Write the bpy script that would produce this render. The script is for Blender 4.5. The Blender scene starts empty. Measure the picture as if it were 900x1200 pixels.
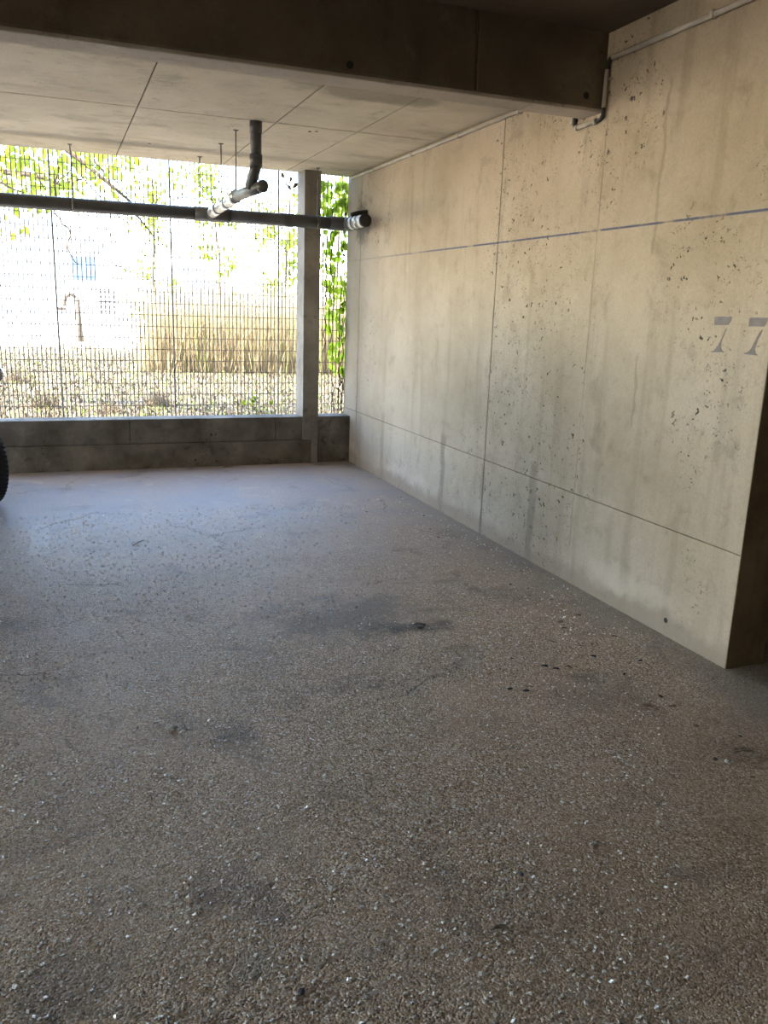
import bpy, bmesh, math, random
from mathutils import Vector, Matrix, Euler

# ------------------------------------------------------------------ camera
CH = 1.45
YAW, PITCH, ROLL, FPX = 0.3763, -0.2400, 0.0336, 973.18
_f = Vector((math.sin(YAW) * math.cos(PITCH), math.cos(YAW) * math.cos(PITCH), math.sin(PITCH)))
_r0 = Vector((math.cos(YAW), -math.sin(YAW), 0.0))
_u0 = _r0.cross(_f)
_r = _r0 * math.cos(ROLL) + _u0 * math.sin(ROLL)
_u = -_r0 * math.sin(ROLL) + _u0 * math.cos(ROLL)
scn = bpy.context.scene
COL = scn.collection
cd = bpy.data.cameras.new('camera')
cd.sensor_fit = 'VERTICAL'
cd.sensor_height = 36.0
cd.sensor_width = 27.0
cd.lens = FPX / 1200 * 36.0
cd.clip_end = 500
cam = bpy.data.objects.new('camera', cd)
cam.matrix_world = Matrix(((_r.x, _u.x, -_f.x, 0), (_r.y, _u.y, -_f.y, 0), (_r.z, _u.z, -_f.z, CH), (0, 0, 0, 1)))
COL.objects.link(cam)
scn.camera = cam


def on(px, py, axis, val):
    """point where the ray of a photograph pixel meets the plane axis = val"""
    d = _f + _r * ((px - 450) / FPX) - _u * ((py - 600) / FPX)
    o = Vector((0, 0, CH))
    return o + d * ((val - o[axis]) / d[axis])


# ------------------------------------------------------------------ world, sun, exposure
SUN_EL, SUN_AZ = math.radians(50), math.radians(267)     # along the facade, from the side of the parked car
world = bpy.data.worlds.new('world')
scn.world = world
world.use_nodes = True
wn = world.node_tree
wn.nodes.clear()
sky = wn.nodes.new('ShaderNodeTexSky')
sky.sky_type = 'NISHITA'
sky.sun_disc = False
sky.sun_elevation = SUN_EL
sky.sun_rotation = SUN_AZ
sky.air_density = 1.0
sky.dust_density = 1.0
sky.ozone_density = 1.2
bg = wn.nodes.new('ShaderNodeBackground')
bg.inputs['Strength'].default_value = 1.0
wo = wn.nodes.new('ShaderNodeOutputWorld')
wn.links.new(sky.outputs[0], bg.inputs[0])
wn.links.new(bg.outputs[0], wo.inputs[0])
sl = bpy.data.lights.new('sun', 'SUN')
sl.energy = 18.0
sl.angle = math.radians(0.6)
sl.color = (1.0, 0.89, 0.74)
so = bpy.data.objects.new('sun', sl)
so.rotation_euler = Vector((-math.sin(SUN_AZ) * math.cos(SUN_EL), -math.cos(SUN_AZ) * math.cos(SUN_EL), -math.sin(SUN_EL))).to_track_quat('-Z', 'Y').to_euler()
COL.objects.link(so)
vs = scn.view_settings
vs.view_transform = 'Standard'
vs.look = 'None'
vs.gamma = 1.0
vs.use_curve_mapping = False
vs.exposure = 1.68

# ------------------------------------------------------------------ dimensions (metres)
XW, YB = 2.592, 7.532            # face of the right wall, inner face of the low back wall
ZC, ZN = 2.611, 2.785            # far ceiling, near ceiling
YBM0, YBM1, ZBM = 3.794, 3.970, 2.429
ZP, ZS, ZBL = 0.44, 0.505, 1.870  # parapet, lower seam, blue line
YEND, YFAR = 2.531, 7.73
YF = 7.775                       # fence plane
XL, YN = -8.5, -6.0
GZ = 0.25                        # garden level


# ------------------------------------------------------------------ node helper
class NT:
    def __init__(s, name):
        s.m = bpy.data.materials.new(name)
        s.m.use_nodes = True
        s.t = s.m.node_tree
        s.t.nodes.clear()
        s.out = s.t.nodes.new('ShaderNodeOutputMaterial')
        s.b = s.t.nodes.new('ShaderNodeBsdfPrincipled')
        s.t.links.new(s.b.outputs[0], s.out.inputs[0])
        s._pos = None

    def set(s, sock, v):
        if isinstance(v, bpy.types.NodeSocket):
            s.t.links.new(v, sock)
        elif v is not None:
            if sock.type == 'RGBA' and len(v) == 3:
                v = (*v, 1)
            sock.default_value = v

    def inp(s, name, v):
        s.set(s.b.inputs[name], v)

    @property
    def pos(s):
        if s._pos is None:
            s._pos = s.t.nodes.new('ShaderNodeNewGeometry').outputs['Position']
        return s._pos

    def obj(s):
        return s.t.nodes.new('ShaderNodeTexCoord').outputs['Object']

    def sep(s, v=None):
        n = s.t.nodes.new('ShaderNodeSeparateXYZ')
        s.set(n.inputs[0], v or s.pos)
        return n.outputs

    def scale(s, v, xyz, off=(0, 0, 0)):
        n = s.t.nodes.new('ShaderNodeMapping')
        s.set(n.inputs['Vector'], v)
        n.inputs['Scale'].default_value = xyz
        n.inputs['Location'].default_value = off
        return n.outputs[0]

    def noise(s, sc, det=4, rough=0.55, vec=None, dist=0.0, col=False):
        n = s.t.nodes.new('ShaderNodeTexNoise')
        s.set(n.inputs['Vector'], vec or s.pos)
        n.inputs['Scale'].default_value = sc
        n.inputs['Detail'].default_value = det
        n.inputs['Roughness'].default_value = rough
        n.inputs['Distortion'].default_value = dist
        return n.outputs['Color' if col else 'Fac']

    def vor(s, sc, vec=None, feature='F1', out='Distance', rnd=1.0):
        n = s.t.nodes.new('ShaderNodeTexVoronoi')
        n.feature = feature
        s.set(n.inputs['Vector'], vec or s.pos)
        n.inputs['Scale'].default_value = sc
        n.inputs['Randomness'].default_value = rnd
        return n.outputs[out]

    def math(s, op, a, b=0.0, c=0.0, clamp=False):
        n = s.t.nodes.new('ShaderNodeMath')
        n.operation = op
        n.use_clamp = clamp
        s.set(n.inputs[0], a)
        s.set(n.inputs[1], b)
        s.set(n.inputs[2], c)
        return n.outputs[0]

    def ss(s, v, lo, hi, a=0.0, b=1.0):
        n = s.t.nodes.new('ShaderNodeMapRange')
        n.interpolation_type = 'SMOOTHSTEP'
        s.set(n.inputs[0], v)
        for i, q in zip((1, 2, 3, 4), (lo, hi, a, b)):
            n.inputs[i].default_value = q
        return n.outputs[0]

    def mul(s, *a):
        r = a[0]
        for q in a[1:]:
            r = s.math('MULTIPLY', r, q)
        return r

    def mix(s, f, a, b, mode='MIX'):
        n = s.t.nodes.new('ShaderNodeMix')
        n.data_type = 'RGBA'
        n.blend_type = mode
        s.set(n.inputs[0], f)
        s.set(n.inputs[6], a)
        s.set(n.inputs[7], b)
        return n.outputs[2]

    def ramp(s, f, stops):
        n = s.t.nodes.new('ShaderNodeValToRGB')
        s.set(n.inputs[0], f)
        e = n.color_ramp.elements
        while len(e) < len(stops):
            e.new(0.5)
        for k, (p, c) in zip(e, stops):
            k.position = p
            k.color = (*c, 1)
        return n.outputs[0]

    def bump(s, h, strength=0.3, dist=0.01, normal=None):
        n = s.t.nodes.new('ShaderNodeBump')
        n.inputs['Strength'].default_value = strength
        n.inputs['Distance'].default_value = dist
        s.set(n.inputs['Height'], h)
        if normal is not None:
            s.set(n.inputs['Normal'], normal)
        s.t.links.new(n.outputs[0], s.b.inputs['Normal'])
        return n.outputs[0]


def concrete(name, c0, c1, c2, pits=1.0, streak=(0, 9, 0.7), extra=None, rough=0.85, coarse=1.3, mot=0.45, zone=False):
    n = NT(name)
    big = n.noise(coarse, 6, 0.6)
    col = n.ramp(big, [(0.30, c0), (0.52, c1), (0.72, c2)])
    st = n.noise(1.0, 5, 0.6, n.scale(n.pos, (streak[1], streak[1], streak[2])))
    col = n.mix(n.ss(st, 0.50, 0.72, 0, 0.30), col, tuple(q * 0.55 for q in c0))
    mott = n.noise(7, 6, 0.68, dist=0.4)
    col = n.mix(n.ss(mott, 0.52, 0.75, 0, mot), col, tuple(q * 0.62 for q in c0))
    col = n.mix(n.ss(mott, 0.42, 0.25, 0, 0.35), col, tuple(min(1, q * 1.15) for q in c2))
    grain = n.noise(90, 3, 0.7)
    col = n.mix(n.ss(grain, 0.3, 0.75, 0, 0.16), col, (0.08, 0.07, 0.05))
    h = n.math('MULTIPLY', grain, 0.25)
    h = n.math('ADD', h, n.mul(mott, 0.5))
    if pits > 0:
        wob = n.t.nodes.new('ShaderNodeVectorMath')
        wob.operation = 'MULTIPLY_ADD'
        n.set(wob.inputs[0], n.noise(22, 3, 0.6, col=True))
        wob.inputs[1].default_value = (0.10, 0.10, 0.10)
        n.set(wob.inputs[2], n.pos)
        mask = n.noise(1.5, 3, 0.6, n.scale(n.pos, (1, 1, 0.6), (3.1, 0.35, 1.2)))
        yv = n.sep()[1]
        if zone:
            mask = n.math('ADD', mask, n.ss(yv, 5.15, 4.55, -0.05, 0.055))
            mask = n.math('ADD', mask, n.ss(yv, 3.55, 3.9, 0.0, 0.045))
        p1 = n.mul(n.ss(n.vor(19, wob.outputs[0]), 0.19, 0.11), n.ss(mask, 0.50, 0.60), n.ss(n.noise(6, 2), 0.38, 0.47))
        p2 = n.mul(n.ss(n.vor(48, wob.outputs[0]), 0.24, 0.12), n.ss(mask, 0.48, 0.56), n.ss(n.noise(9, 2), 0.42, 0.55))
        p = n.math('MULTIPLY', n.math('MAXIMUM', p1, n.math('MULTIPLY', p2, 0.8)), pits, clamp=True)
        col = n.mix(n.math('MULTIPLY', p, 0.95), col, (0.035, 0.038, 0.028))
        h = n.math('SUBTRACT', h, n.math('MULTIPLY', p, 1.6))
        p3 = n.mul(n.ss(n.vor(95, wob.outputs[0]), 0.30, 0.15), n.ss(mask, 0.54, 0.66), n.ss(n.noise(14, 3, 0.7), 0.45, 0.60), pits)
        col = n.mix(n.math('MULTIPLY', p3, 0.7, clamp=True), col, (0.07, 0.058, 0.04))
        h = n.math('SUBTRACT', h, p3)
        blot = n.noise(3.4, 6, 0.72, n.scale(n.pos, (1.3, 1.3, 0.8), (7, 2, 5)), 0.6)
        col = n.mix(n.mul(n.ss(blot, 0.58, 0.70), 0.30 * min(1, pits)), col, (0.16, 0.135, 0.09))
    if extra:
        col = extra(n, col)
    n.inp('Base Color', col)
    n.inp('Roughness', rough)
    n.inp('Specular IOR Level', 0.25)
    n.bump(h, 0.55, 0.006)
    return n.m


def plain(name, col, rough=0.5, metal=0.0, var=0.15, sc=12, spec=0.5, bump=0.0, trans=None):
    n = NT(name)
    f = n.noise(sc, 4, 0.6, n.obj())
    n.inp('Base Color', n.mix(n.ss(f, 0.35, 0.7), tuple(q * (1 - var) for q in col), tuple(min(1, q * (1 + var)) for q in col)))
    n.inp('Roughness', rough)
    n.inp('Metallic', metal)
    n.inp('Specular IOR Level', spec)
    if bump:
        n.bump(f, bump, 0.01)
    if trans:
        tr = n.t.nodes.new('ShaderNodeBsdfTranslucent')
        n.set(tr.inputs[0], trans)
        ad = n.t.nodes.new('ShaderNodeMixShader')
        ad.inputs[0].default_value = 0.45
        n.t.links.new(n.b.outputs[0], ad.inputs[1])
        n.t.links.new(tr.outputs[0], ad.inputs[2])
        n.t.links.new(ad.outputs[0], n.out.inputs[0])
    return n.m


# ---- wall stains: drips under the tie holes, splash band, chalk line
def wall_extra(n, col):
    x, y, z = n.sep()
    w = n.math('MULTIPLY', n.math('SUBTRACT', n.noise(5, 3), 0.5), 0.10)
    yy = n.math('ADD', y, w)

    def streak(y0, z0, z1, hw, c, a):
        nonlocal col
        d = n.math('ABSOLUTE', n.math('SUBTRACT', yy, y0))
        m = n.mul(n.ss(d, hw, hw * 0.45), n.ss(z, z1, z1 - 0.05), n.ss(z, z0 - 0.03, z0), a)
        col = n.mix(m, col, c)
    dk = (0.20, 0.165, 0.125)
    streak(5.43, 0.0, 0.60, 0.045, dk, 0.55)
    streak(4.17, 0.0, 0.62, 0.055, dk, 0.60)
    streak(6.66, 0.0, 0.60, 0.05, dk, 0.40)
    streak(2.93, 0.05, 0.66, 0.035, dk, 0.18)
    streak(7.27, 0.0, 0.50, 0.10, dk, 0.45)
    streak(4.80, 0.0, 0.50, 0.03, dk, 0.4)
    streak(3.30, 1.75, 2.5, 0.014, dk, 0.35)
    streak(3.32, 0.95, 1.30, 0.012, dk, 0.40)
    # dirt splash above the floor
    zn = n.math('ADD', z, n.math('MULTIPLY', n.math('SUBTRACT', n.noise(3, 5, 0.65), 0.5), 0.28))
    col = n.mix(n.ss(zn, 0.14, 0.05, 0, 0.6), col, (0.25, 0.205, 0.16))
    col = n.mix(n.mul(n.ss(zn, 0.22, 0.15), n.ss(zn, 0.08, 0.14), n.ss(n.noise(1.7, 3), 0.42, 0.62, 0, 0.45)), col, (0.62, 0.57, 0.46))
    # grey tint of skylight painted on the wall end by the garden
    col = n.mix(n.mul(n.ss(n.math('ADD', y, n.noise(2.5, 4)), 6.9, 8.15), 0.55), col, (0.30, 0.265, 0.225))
    # black growth around the pipe end
    dy = n.math('SUBTRACT', y, 7.30)
    dz = n.math('SUBTRACT', z, 2.20)
    rr = n.math('SQRT', n.math('ADD', n.mul(dy, dy), n.mul(dz, dz)))
    rr = n.math('ADD', rr, n.math('MULTIPLY', n.math('SUBTRACT', n.noise(9, 4, 0.7), 0.5), 0.5))
    col = n.mix(n.ss(rr, 0.26, 0.10, 0, 0.65), col, (0.07, 0.06, 0.05))
    # blue-grey chalk line along the joint, worn away in places
    wl = n.mul(n.ss(n.math('ABSOLUTE', n.math('SUBTRACT', z, ZBL)), 0.0075, 0.004), n.ss(n.noise(4, 4, 0.7), 0.36, 0.52), n.ss(y, 7.3, 5.2, 0.15, 0.9))
    col = n.mix(wl, col, (0.13, 0.14, 0.22))
    return col


M = {}
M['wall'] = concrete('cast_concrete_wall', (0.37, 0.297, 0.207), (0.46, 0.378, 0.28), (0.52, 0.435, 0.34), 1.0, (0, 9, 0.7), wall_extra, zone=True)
M['joint'] = concrete('concrete_joint', (0.19, 0.155, 0.105), (0.25, 0.205, 0.145), (0.31, 0.26, 0.19), 0)


def ceil_extra(n, col):
    x, y, z = n.sep()
    s = n.noise(1.6, 5, 0.62, n.scale(n.pos, (0.7, 1.4, 1), (0.4, 2.2, 0)))
    col = n.mix(n.ss(s, 0.53, 0.66, 0, 0.45), col, (0.26, 0.22, 0.16))
    dx = n.math('SUBTRACT', x, 1.75)
    dy = n.math('SUBTRACT', y, 4.75)
    rr = n.math('SQRT', n.math('ADD', n.mul(dx, dx, 0.5), n.mul(dy, dy, 3.0)))
    rr = n.math('ADD', rr, n.math('MULTIPLY', n.math('SUBTRACT', n.noise(4, 4), 0.5), 0.6))
    col = n.mix(n.ss(rr, 0.40, 0.2, 0, 0.6), col, (0.17, 0.145, 0.11))
    return col


M['ceil'] = concrete('cast_concrete_ceiling', (0.52, 0.455, 0.345), (0.62, 0.55, 0.43), (0.68, 0.61, 0.49), 0.35, (0, 2, 2), ceil_extra, mot=0.6)
M['beam'] = concrete('shaded_beam_concrete', (0.075, 0.062, 0.046), (0.14, 0.115, 0.085), (0.22, 0.182, 0.135), 0.5, (0, 3, 0.8))  # shade of the unlit front face put into a darkened concrete colour
M['soffit'] = concrete('lit_soffit_concrete', (0.42, 0.365, 0.31), (0.53, 0.465, 0.40), (0.60, 0.54, 0.47), 0.5, (0, 2, 2))  # same beam made paler, light on the underside put into the colour
M['nearceil'] = concrete('shaded_ceiling_concrete', (0.08, 0.066, 0.052), (0.13, 0.108, 0.085), (0.18, 0.15, 0.12), 0.6, (0, 2, 2))  # lack of light on the near ceiling put into its dark colour
M['parapet'] = concrete('damp_concrete', (0.09, 0.08, 0.062), (0.19, 0.17, 0.14), (0.31, 0.28, 0.235), 1.0, (0, 5, 0.8), coarse=3.2, mot=1.0)
M['column'] = concrete('grey_concrete', (0.17, 0.15, 0.125), (0.26, 0.235, 0.20), (0.34, 0.31, 0.27), 1.0, (0, 6, 0.8), coarse=2.5, mot=0.9)
M['jamb'] = concrete('dirty_concrete', (0.13, 0.098, 0.06), (0.23, 0.175, 0.11), (0.33, 0.265, 0.18), 0.8, (0, 14, 0.6), coarse=2.5)
M['render'] = concrete('grey_render', (0.30, 0.28, 0.25), (0.36, 0.33, 0.30), (0.42, 0.39, 0.35), 0)


def floor_mat():
    n = NT('exposed_aggregate_concrete')
    x, y, z = n.sep()
    big = n.noise(0.55, 5, 0.6)
    mid = n.noise(2.3, 6, 0.65, dist=0.3)
    base = n.ramp(mid, [(0.28, (0.27, 0.183, 0.115)), (0.5, (0.47, 0.335, 0.222)), (0.70, (0.60, 0.46, 0.33))])
    base = n.mix(n.ss(big, 0.42, 0.62, 0, 0.45), base, (0.40, 0.25, 0.135))
    cell = n.vor(185, out='Color')
    cs = n.sep(cell)
    stones = n.ramp(cs[0], [(0.0, (0.07, 0.042, 0.022)), (0.20, (0.24, 0.155, 0.09)), (0.58, (0.53, 0.375, 0.24)), (0.86, (0.70, 0.53, 0.37)), (0.96, (0.90, 0.82, 0.70))])
    worn = n.ss(n.noise(0.9, 5, 0.65, n.scale(n.pos, (1, 1, 1), (5.2, 1.1, 0))), 0.40, 0.60)
    back = n.ss(y, 3.2, 6.2)
    smooth = n.math('MAXIMUM', n.math('MULTIPLY', worn, 0.55), back)
    col = n.mix(n.math('MULTIPLY_ADD', smooth, -0.55, 0.80), base, stones)
    # dust on the smooth bay by the garden, bluish sky sheen painted in
    col = n.mix(n.mul(back, n.ss(mid, 0.3, 0.65, 0.35, 0.75)), col, (0.185, 0.185, 0.20))
    # oil and damp patches
    pa = n.noise(3.1, 6, 0.68, n.scale(n.pos, (1, 1.2, 1), (9.1, 4.4, 0)), 0.5)
    col = n.mix(n.ss(pa, 0.56, 0.66, 0, 0.45), col, (0.16, 0.125, 0.095))
    col = n.mix(n.ss(pa, 0.42, 0.34, 0, 0.40), col, (0.47, 0.37, 0.27))
    sp = n.noise(1.25, 5, 0.6, n.scale(n.pos, (1, 0.9, 1), (1.7, 3.4, 0)))
    col = n.mix(n.ss(sp, 0.57, 0.70, 0, 0.6), col, (0.055, 0.05, 0.048))

    def spot(px, py, rx, ry, c, a):
        nonlocal col
        p = on(px, py, 2, 0)
        dx = n.math('DIVIDE', n.math('SUBTRACT', x, p.x), rx)
        dy = n.math('DIVIDE', n.math('SUBTRACT', y, p.y), ry)
        rr = n.math('SQRT', n.math('ADD', n.mul(dx, dx), n.mul(dy, dy)))
        rr = n.math('ADD', rr, n.math('MULTIPLY', n.math('SUBTRACT', n.noise(5, 6, 0.7), 0.5), 2.4))
        col = n.mix(n.ss(rr, 1.0, 0.25, 0, a), col, c)
    spot(478, 736, 0.22, 0.12, (0.035, 0.033, 0.032), 0.75)
    spot(400, 722, 0.55, 0.35, (0.07, 0.066, 0.064), 0.55)
    spot(700, 815, 0.30, 0.25, (0.09, 0.075, 0.062), 0.3)
    spot(610, 700, 0.25, 0.3, (0.10, 0.085, 0.07), 0.25)
    spot(215, 1068, 0.035, 0.02, (0.50, 0.40, 0.28), 0.7)
    spot(300, 1130, 0.06, 0.05, (0.30, 0.27, 0.22), 0.5)
    spot(90, 1150, 0.22, 0.12, (0.10, 0.085, 0.07), 0.35)
    spot(640, 655, 0.35, 0.5, (0.24, 0.21, 0.18), 0.35)
    # dust along the foot of the wall
    dn = n.math('ADD', x, n.math('MULTIPLY', n.math('SUBTRACT', n.noise(3, 5, 0.65), 0.5), 0.5))
    col = n.mix(n.ss(dn, XW - 0.35, XW - 0.02, 0, 0.55), col, (0.27, 0.235, 0.19))
    # remains of a white painted bay mark
    pm = n.mul(n.ss(n.math('ABSOLUTE', n.math('ADD', x, 0.160)), 0.056, 0.048), n.ss(y, 4.98, 5.02), n.ss(y, 5.74, 5.70), n.ss(n.noise(45, 5, 0.75), 0.35, 0.70, 0.05, 0.40))
    col = n.mix(pm, col, (0.62, 0.62, 0.62))
    # hair cracks
    wob = n.t.nodes.new('ShaderNodeVectorMath')
    wob.operation = 'MULTIPLY_ADD'
    n.set(wob.inputs[0], n.noise(4, 4, 0.7, col=True))
    wob.inputs[1].default_value = (0.35, 0.35, 0)
    n.set(wob.inputs[2], n.pos)
    ck = n.mul(n.ss(n.vor(0.85, wob.outputs[0], 'DISTANCE_TO_EDGE'), 0.006, 0.001), n.ss(n.noise(1.1, 2), 0.5, 0.6))
    col = n.mix(n.math('MULTIPLY', ck, 0.35), col, (0.03, 0.026, 0.022))
    n.inp('Base Color', col)
    n.inp('Roughness', n.math('MULTIPLY_ADD', n.math('SUBTRACT', mid, smooth), 0.10, 0.56))
    n.inp('Specular IOR Level', 0.28)
    d = n.vor(185)
    h = n.math('MULTIPLY', n.math('SUBTRACT', 1.0, d), n.math('MULTIPLY_ADD', smooth, -0.75, 1.0))
    h = n.math('ADD', h, n.math('MULTIPLY', n.noise(75, 4, 0.75), 0.6))
    h = n.math('SUBTRACT', h, n.math('MULTIPLY', ck, 1.5))
    n.bump(h, 0.9, 0.006)
    return n.m


M['seam'] = concrete('dark_joint', (0.06, 0.05, 0.04), (0.09, 0.075, 0.06), (0.12, 0.10, 0.08), 0)
M['floor'] = floor_mat()
M['chip'] = plain('stone_chips', (0.74, 0.71, 0.66), 0.30, 0.28, 0.25, 40, spec=0.8)
M['pvc'] = plain('dark_grey_pvc', (0.075, 0.075, 0.08), 0.42, 0, 0.2, 6)
M['foil'] = plain('silver_pipe_wrap', (0.62, 0.62, 0.62), 0.33, 0.75, 0.15, 18)
M['black'] = plain('black_rubber', (0.016, 0.016, 0.017), 0.6, 0, 0.3, 30)
M['steel'] = plain('weathered_steel', (0.16, 0.15, 0.14), 0.5, 0.5, 0.3, 20)
M['wire'] = plain('galvanised_wire', (0.13, 0.11, 0.085), 0.6, 0.1, 0.25, 3)
M['conduit'] = plain('pale_pvc_conduit', (0.46, 0.42, 0.36), 0.5, 0, 0.15, 8)
M['paint77'] = plain('faded_grey_stencil_paint', (0.19, 0.165, 0.165), 0.7, 0, 0.12, 35)
M['hole'] = plain('dark_hole', (0.02, 0.018, 0.015), 0.9, 0, 0.1)
M['leaf'] = plain('spring_leaf', (0.17, 0.24, 0.02), 0.5, 0, 0.25, 5, trans=(0.30, 0.38, 0.02))
M['ivy'] = plain('ivy_leaf', (0.12, 0.21, 0.018), 0.5, 0, 0.25, 5, trans=(0.36, 0.50, 0.03))
M['bark'] = plain('vine_bark', (0.075, 0.055, 0.035), 0.9, 0, 0.3, 30, bump=0.4)
M['twig'] = plain('dry_twig', (0.15, 0.115, 0.075), 0.9, 0, 0.35, 30)
M['deadleaf'] = plain('dead_leaf', (0.20, 0.125, 0.065), 0.8, 0, 0.4, 20)
M['reed'] = plain('dry_reed', (0.33, 0.26, 0.15), 0.8, 0, 0.35, 3, trans=(0.33, 0.26, 0.15))
M['litter'] = plain('dry_grass_litter', (0.088, 0.068, 0.037), 0.85, 0, 0.45, 3)
M['shoot'] = plain('new_grass', (0.26, 0.33, 0.08), 0.7, 0, 0.3, 3, trans=(0.3, 0.4, 0.08))


def ground_mat():
    n = NT('dry_garden_soil')
    a = n.noise(1.2, 6, 0.65)
    b = n.noise(14, 5, 0.7)
    col = n.ramp(a, [(0.3, (0.045, 0.034, 0.018)), (0.5, (0.066, 0.051, 0.028)), (0.7, (0.088, 0.069, 0.038))])
    col = n.mix(n.ss(b, 0.5, 0.7, 0, 0.6), col, (0.14, 0.11, 0.07))
    col = n.mix(n.ss(n.noise(2.7, 4), 0.55, 0.68, 0, 0.5), col, (0.20, 0.24, 0.07))
    n.inp('Base Color', col)
    n.inp('Roughness', 0.95)
    n.bump(b, 0.8, 0.04)
    return n.m


M['ground'] = ground_mat()
M['road'] = plain('pale_gravel_drive', (0.45, 0.42, 0.37), 0.9, 0, 0.12, 2)
M['bounce_strip'] = plain('pale_bounce_paving', (0.66, 0.60, 0.51), 0.9, 0, 0.12, 2)
M['white'] = plain('white_render', (0.80, 0.79, 0.76), 0.8, 0, 0.05, 1)
M['roof'] = plain('pale_roof_sheet', (0.62, 0.64, 0.68), 0.5, 0, 0.08, 1)
M['bluewin'] = plain('blue_window', (0.12, 0.20, 0.42), 0.15, 0, 0.2, 2)
M['post'] = plain('rusty_brown_post', (0.07, 0.05, 0.03), 0.8, 0, 0.3, 8)
M['silver'] = plain('silver_car_paint', (0.55, 0.56, 0.58), 0.28, 0.7, 0.04, 2)
M['glass'] = plain('dark_glass', (0.012, 0.014, 0.016), 0.06, 0, 0.1, 2)
M['tyre'] = plain('black_tyre', (0.014, 0.013, 0.013), 0.75, 0, 0.2, 40)
M['alloy'] = plain('alloy_rim', (0.55, 0.55, 0.56), 0.3, 0.85, 0.05, 4)
M['amber'] = plain('amber_lens', (0.75, 0.25, 0.02), 0.2, 0, 0.1, 4)
M['red'] = plain('red_lens', (0.45, 0.02, 0.02), 0.2, 0, 0.1, 4)
M['lamp'] = plain('clear_lamp_lens', (0.75, 0.76, 0.78), 0.1, 0.3, 0.05, 4)
M['trim'] = plain('black_plastic_trim', (0.025, 0.025, 0.026), 0.55, 0, 0.15, 20)


# ------------------------------------------------------------------ mesh helper
class MB:
    def __init__(s):
        s.v, s.f = [], []

    def add(s, vs_, fs):
        k = len(s.v)
        s.v += [tuple(q) for q in vs_]
        s.f += [tuple(i + k for i in q) for q in fs]
        return s

    def box(s, x0, x1, y0, y1, z0, z1):
        return s.add([(x, y, z) for z in (z0, z1) for y in (y0, y1) for x in (x0, x1)],
                     [(0, 2, 3, 1), (4, 5, 7, 6), (0, 1, 5, 4), (2, 6, 7, 3), (0, 4, 6, 2), (1, 3, 7, 5)])

    def tube(s, pts, rad, n=10, cap=True):
        pts = [Vector(p) for p in pts]
        if not hasattr(rad, '__len__'):
            rad = [rad] * len(pts)
        k = len(s.v)
        t = (pts[1] - pts[0]).normalized()
        a = t.orthogonal().normalized()
        for i, p in enumerate(pts):
            if 0 < i < len(pts) - 1:
                d = ((pts[i] - pts[i - 1]).normalized() + (pts[i + 1] - pts[i]).normalized())
                d = d.normalized() if d.length > 1e-6 else t
            elif i == 0:
                d = (pts[1] - pts[0]).normalized()
            else:
                d = (pts[-1] - pts[-2]).normalized()
            a = (a - d * a.dot(d)).normalized()
            b = d.cross(a)
            for j in range(n):
                q = 2 * math.pi * j / n
                s.v.append(tuple(p + (a * math.cos(q) + b * math.sin(q)) * rad[i]))
        for i in range(len(pts) - 1):
            for j in range(n):
                s.f.append((k + i * n + j, k + i * n + (j + 1) % n, k + (i + 1) * n + (j + 1) % n, k + (i + 1) * n + j))
        if cap:
            s.f.append(tuple(k + j for j in reversed(range(n))))
            e = k + (len(pts) - 1) * n
            s.f.append(tuple(e + j for j in range(n)))
        return s

    def lathe(s, prof, axis, org, n=24):
        """prof: (radius, along) pairs round the given axis"""
        ax = Vector(axis).normalized()
        a = ax.orthogonal().normalized()
        b = ax.cross(a)
        k = len(s.v)
        for r, h in prof:
            for j in range(n):
                q = 2 * math.pi * j / n
                s.v.append(tuple(Vector(org) + ax * h + (a * math.cos(q) + b * math.sin(q)) * r))
        for i in range(len(prof) - 1):
            for j in range(n):
                s.f.append((k + i * n + j, k + i * n + (j + 1) % n, k + (i + 1) * n + (j + 1) % n, k + (i + 1) * n + j))
        s.f.append(tuple(k + j for j in reversed(range(n))))
        e = k + (len(prof) - 1) * n
        s.f.append(tuple(e + j for j in range(n)))
        return s

    def prism(s, poly, axis, a, b):
        """polygon in the two other axes, extruded from a to b along axis"""
        def p3(q, h):
            q = list(q)
            q.insert(axis, h)
            return tuple(q)
        n = len(poly)
        return s.add([p3(q, a) for q in poly] + [p3(q, b) for q in poly],
                     [tuple(reversed(range(n))), tuple(range(n, 2 * n))] + [(i, (i + 1) % n, n + (i + 1) % n, n + i) for i in range(n)])

    def mesh(s, name, mat, smooth=False):
        me = bpy.data.meshes.new(name)
        me.from_pydata(s.v, [], s.f)
        bm = bmesh.new()
        bm.from_mesh(me)
        bmesh.ops.recalc_face_normals(bm, faces=bm.faces)
        bm.to_mesh(me)
        bm.free()
        me.materials.append(mat)
        if smooth:
            me.polygons.foreach_set('use_smooth', [True] * len(me.polygons))
        return me

    def build(s, name, mat, parent=None, smooth=False, bevel=0.0, seg=2):
        o = bpy.data.objects.new(name, s.mesh(name, mat, smooth))
        COL.objects.link(o)
        if parent:
            o.parent = parent
        if bevel:
            b = o.modifiers.new('bevel', 'BEVEL')
            b.width = bevel
            b.segments = seg
            b.limit_method = 'ANGLE'
        return o


def tag(o, label=None, cat=None, group=None, kind=None):
    for k, v in (('label', label), ('category', cat), ('group', group), ('kind', kind)):
        if v:
            o[k] = v
    return o


def empty(name, loc=(0, 0, 0), rz=0.0):
    o = bpy.data.objects.new(name, None)
    o.empty_display_size = 0.1
    COL.objects.link(o)
    o.location = loc
    o.rotation_euler = (0, 0, rz)
    return o


def struct(name, mb, mat, label, cat='structure', **k):
    return tag(mb.build(name, mat, **k), label, cat, kind='structure')


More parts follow.
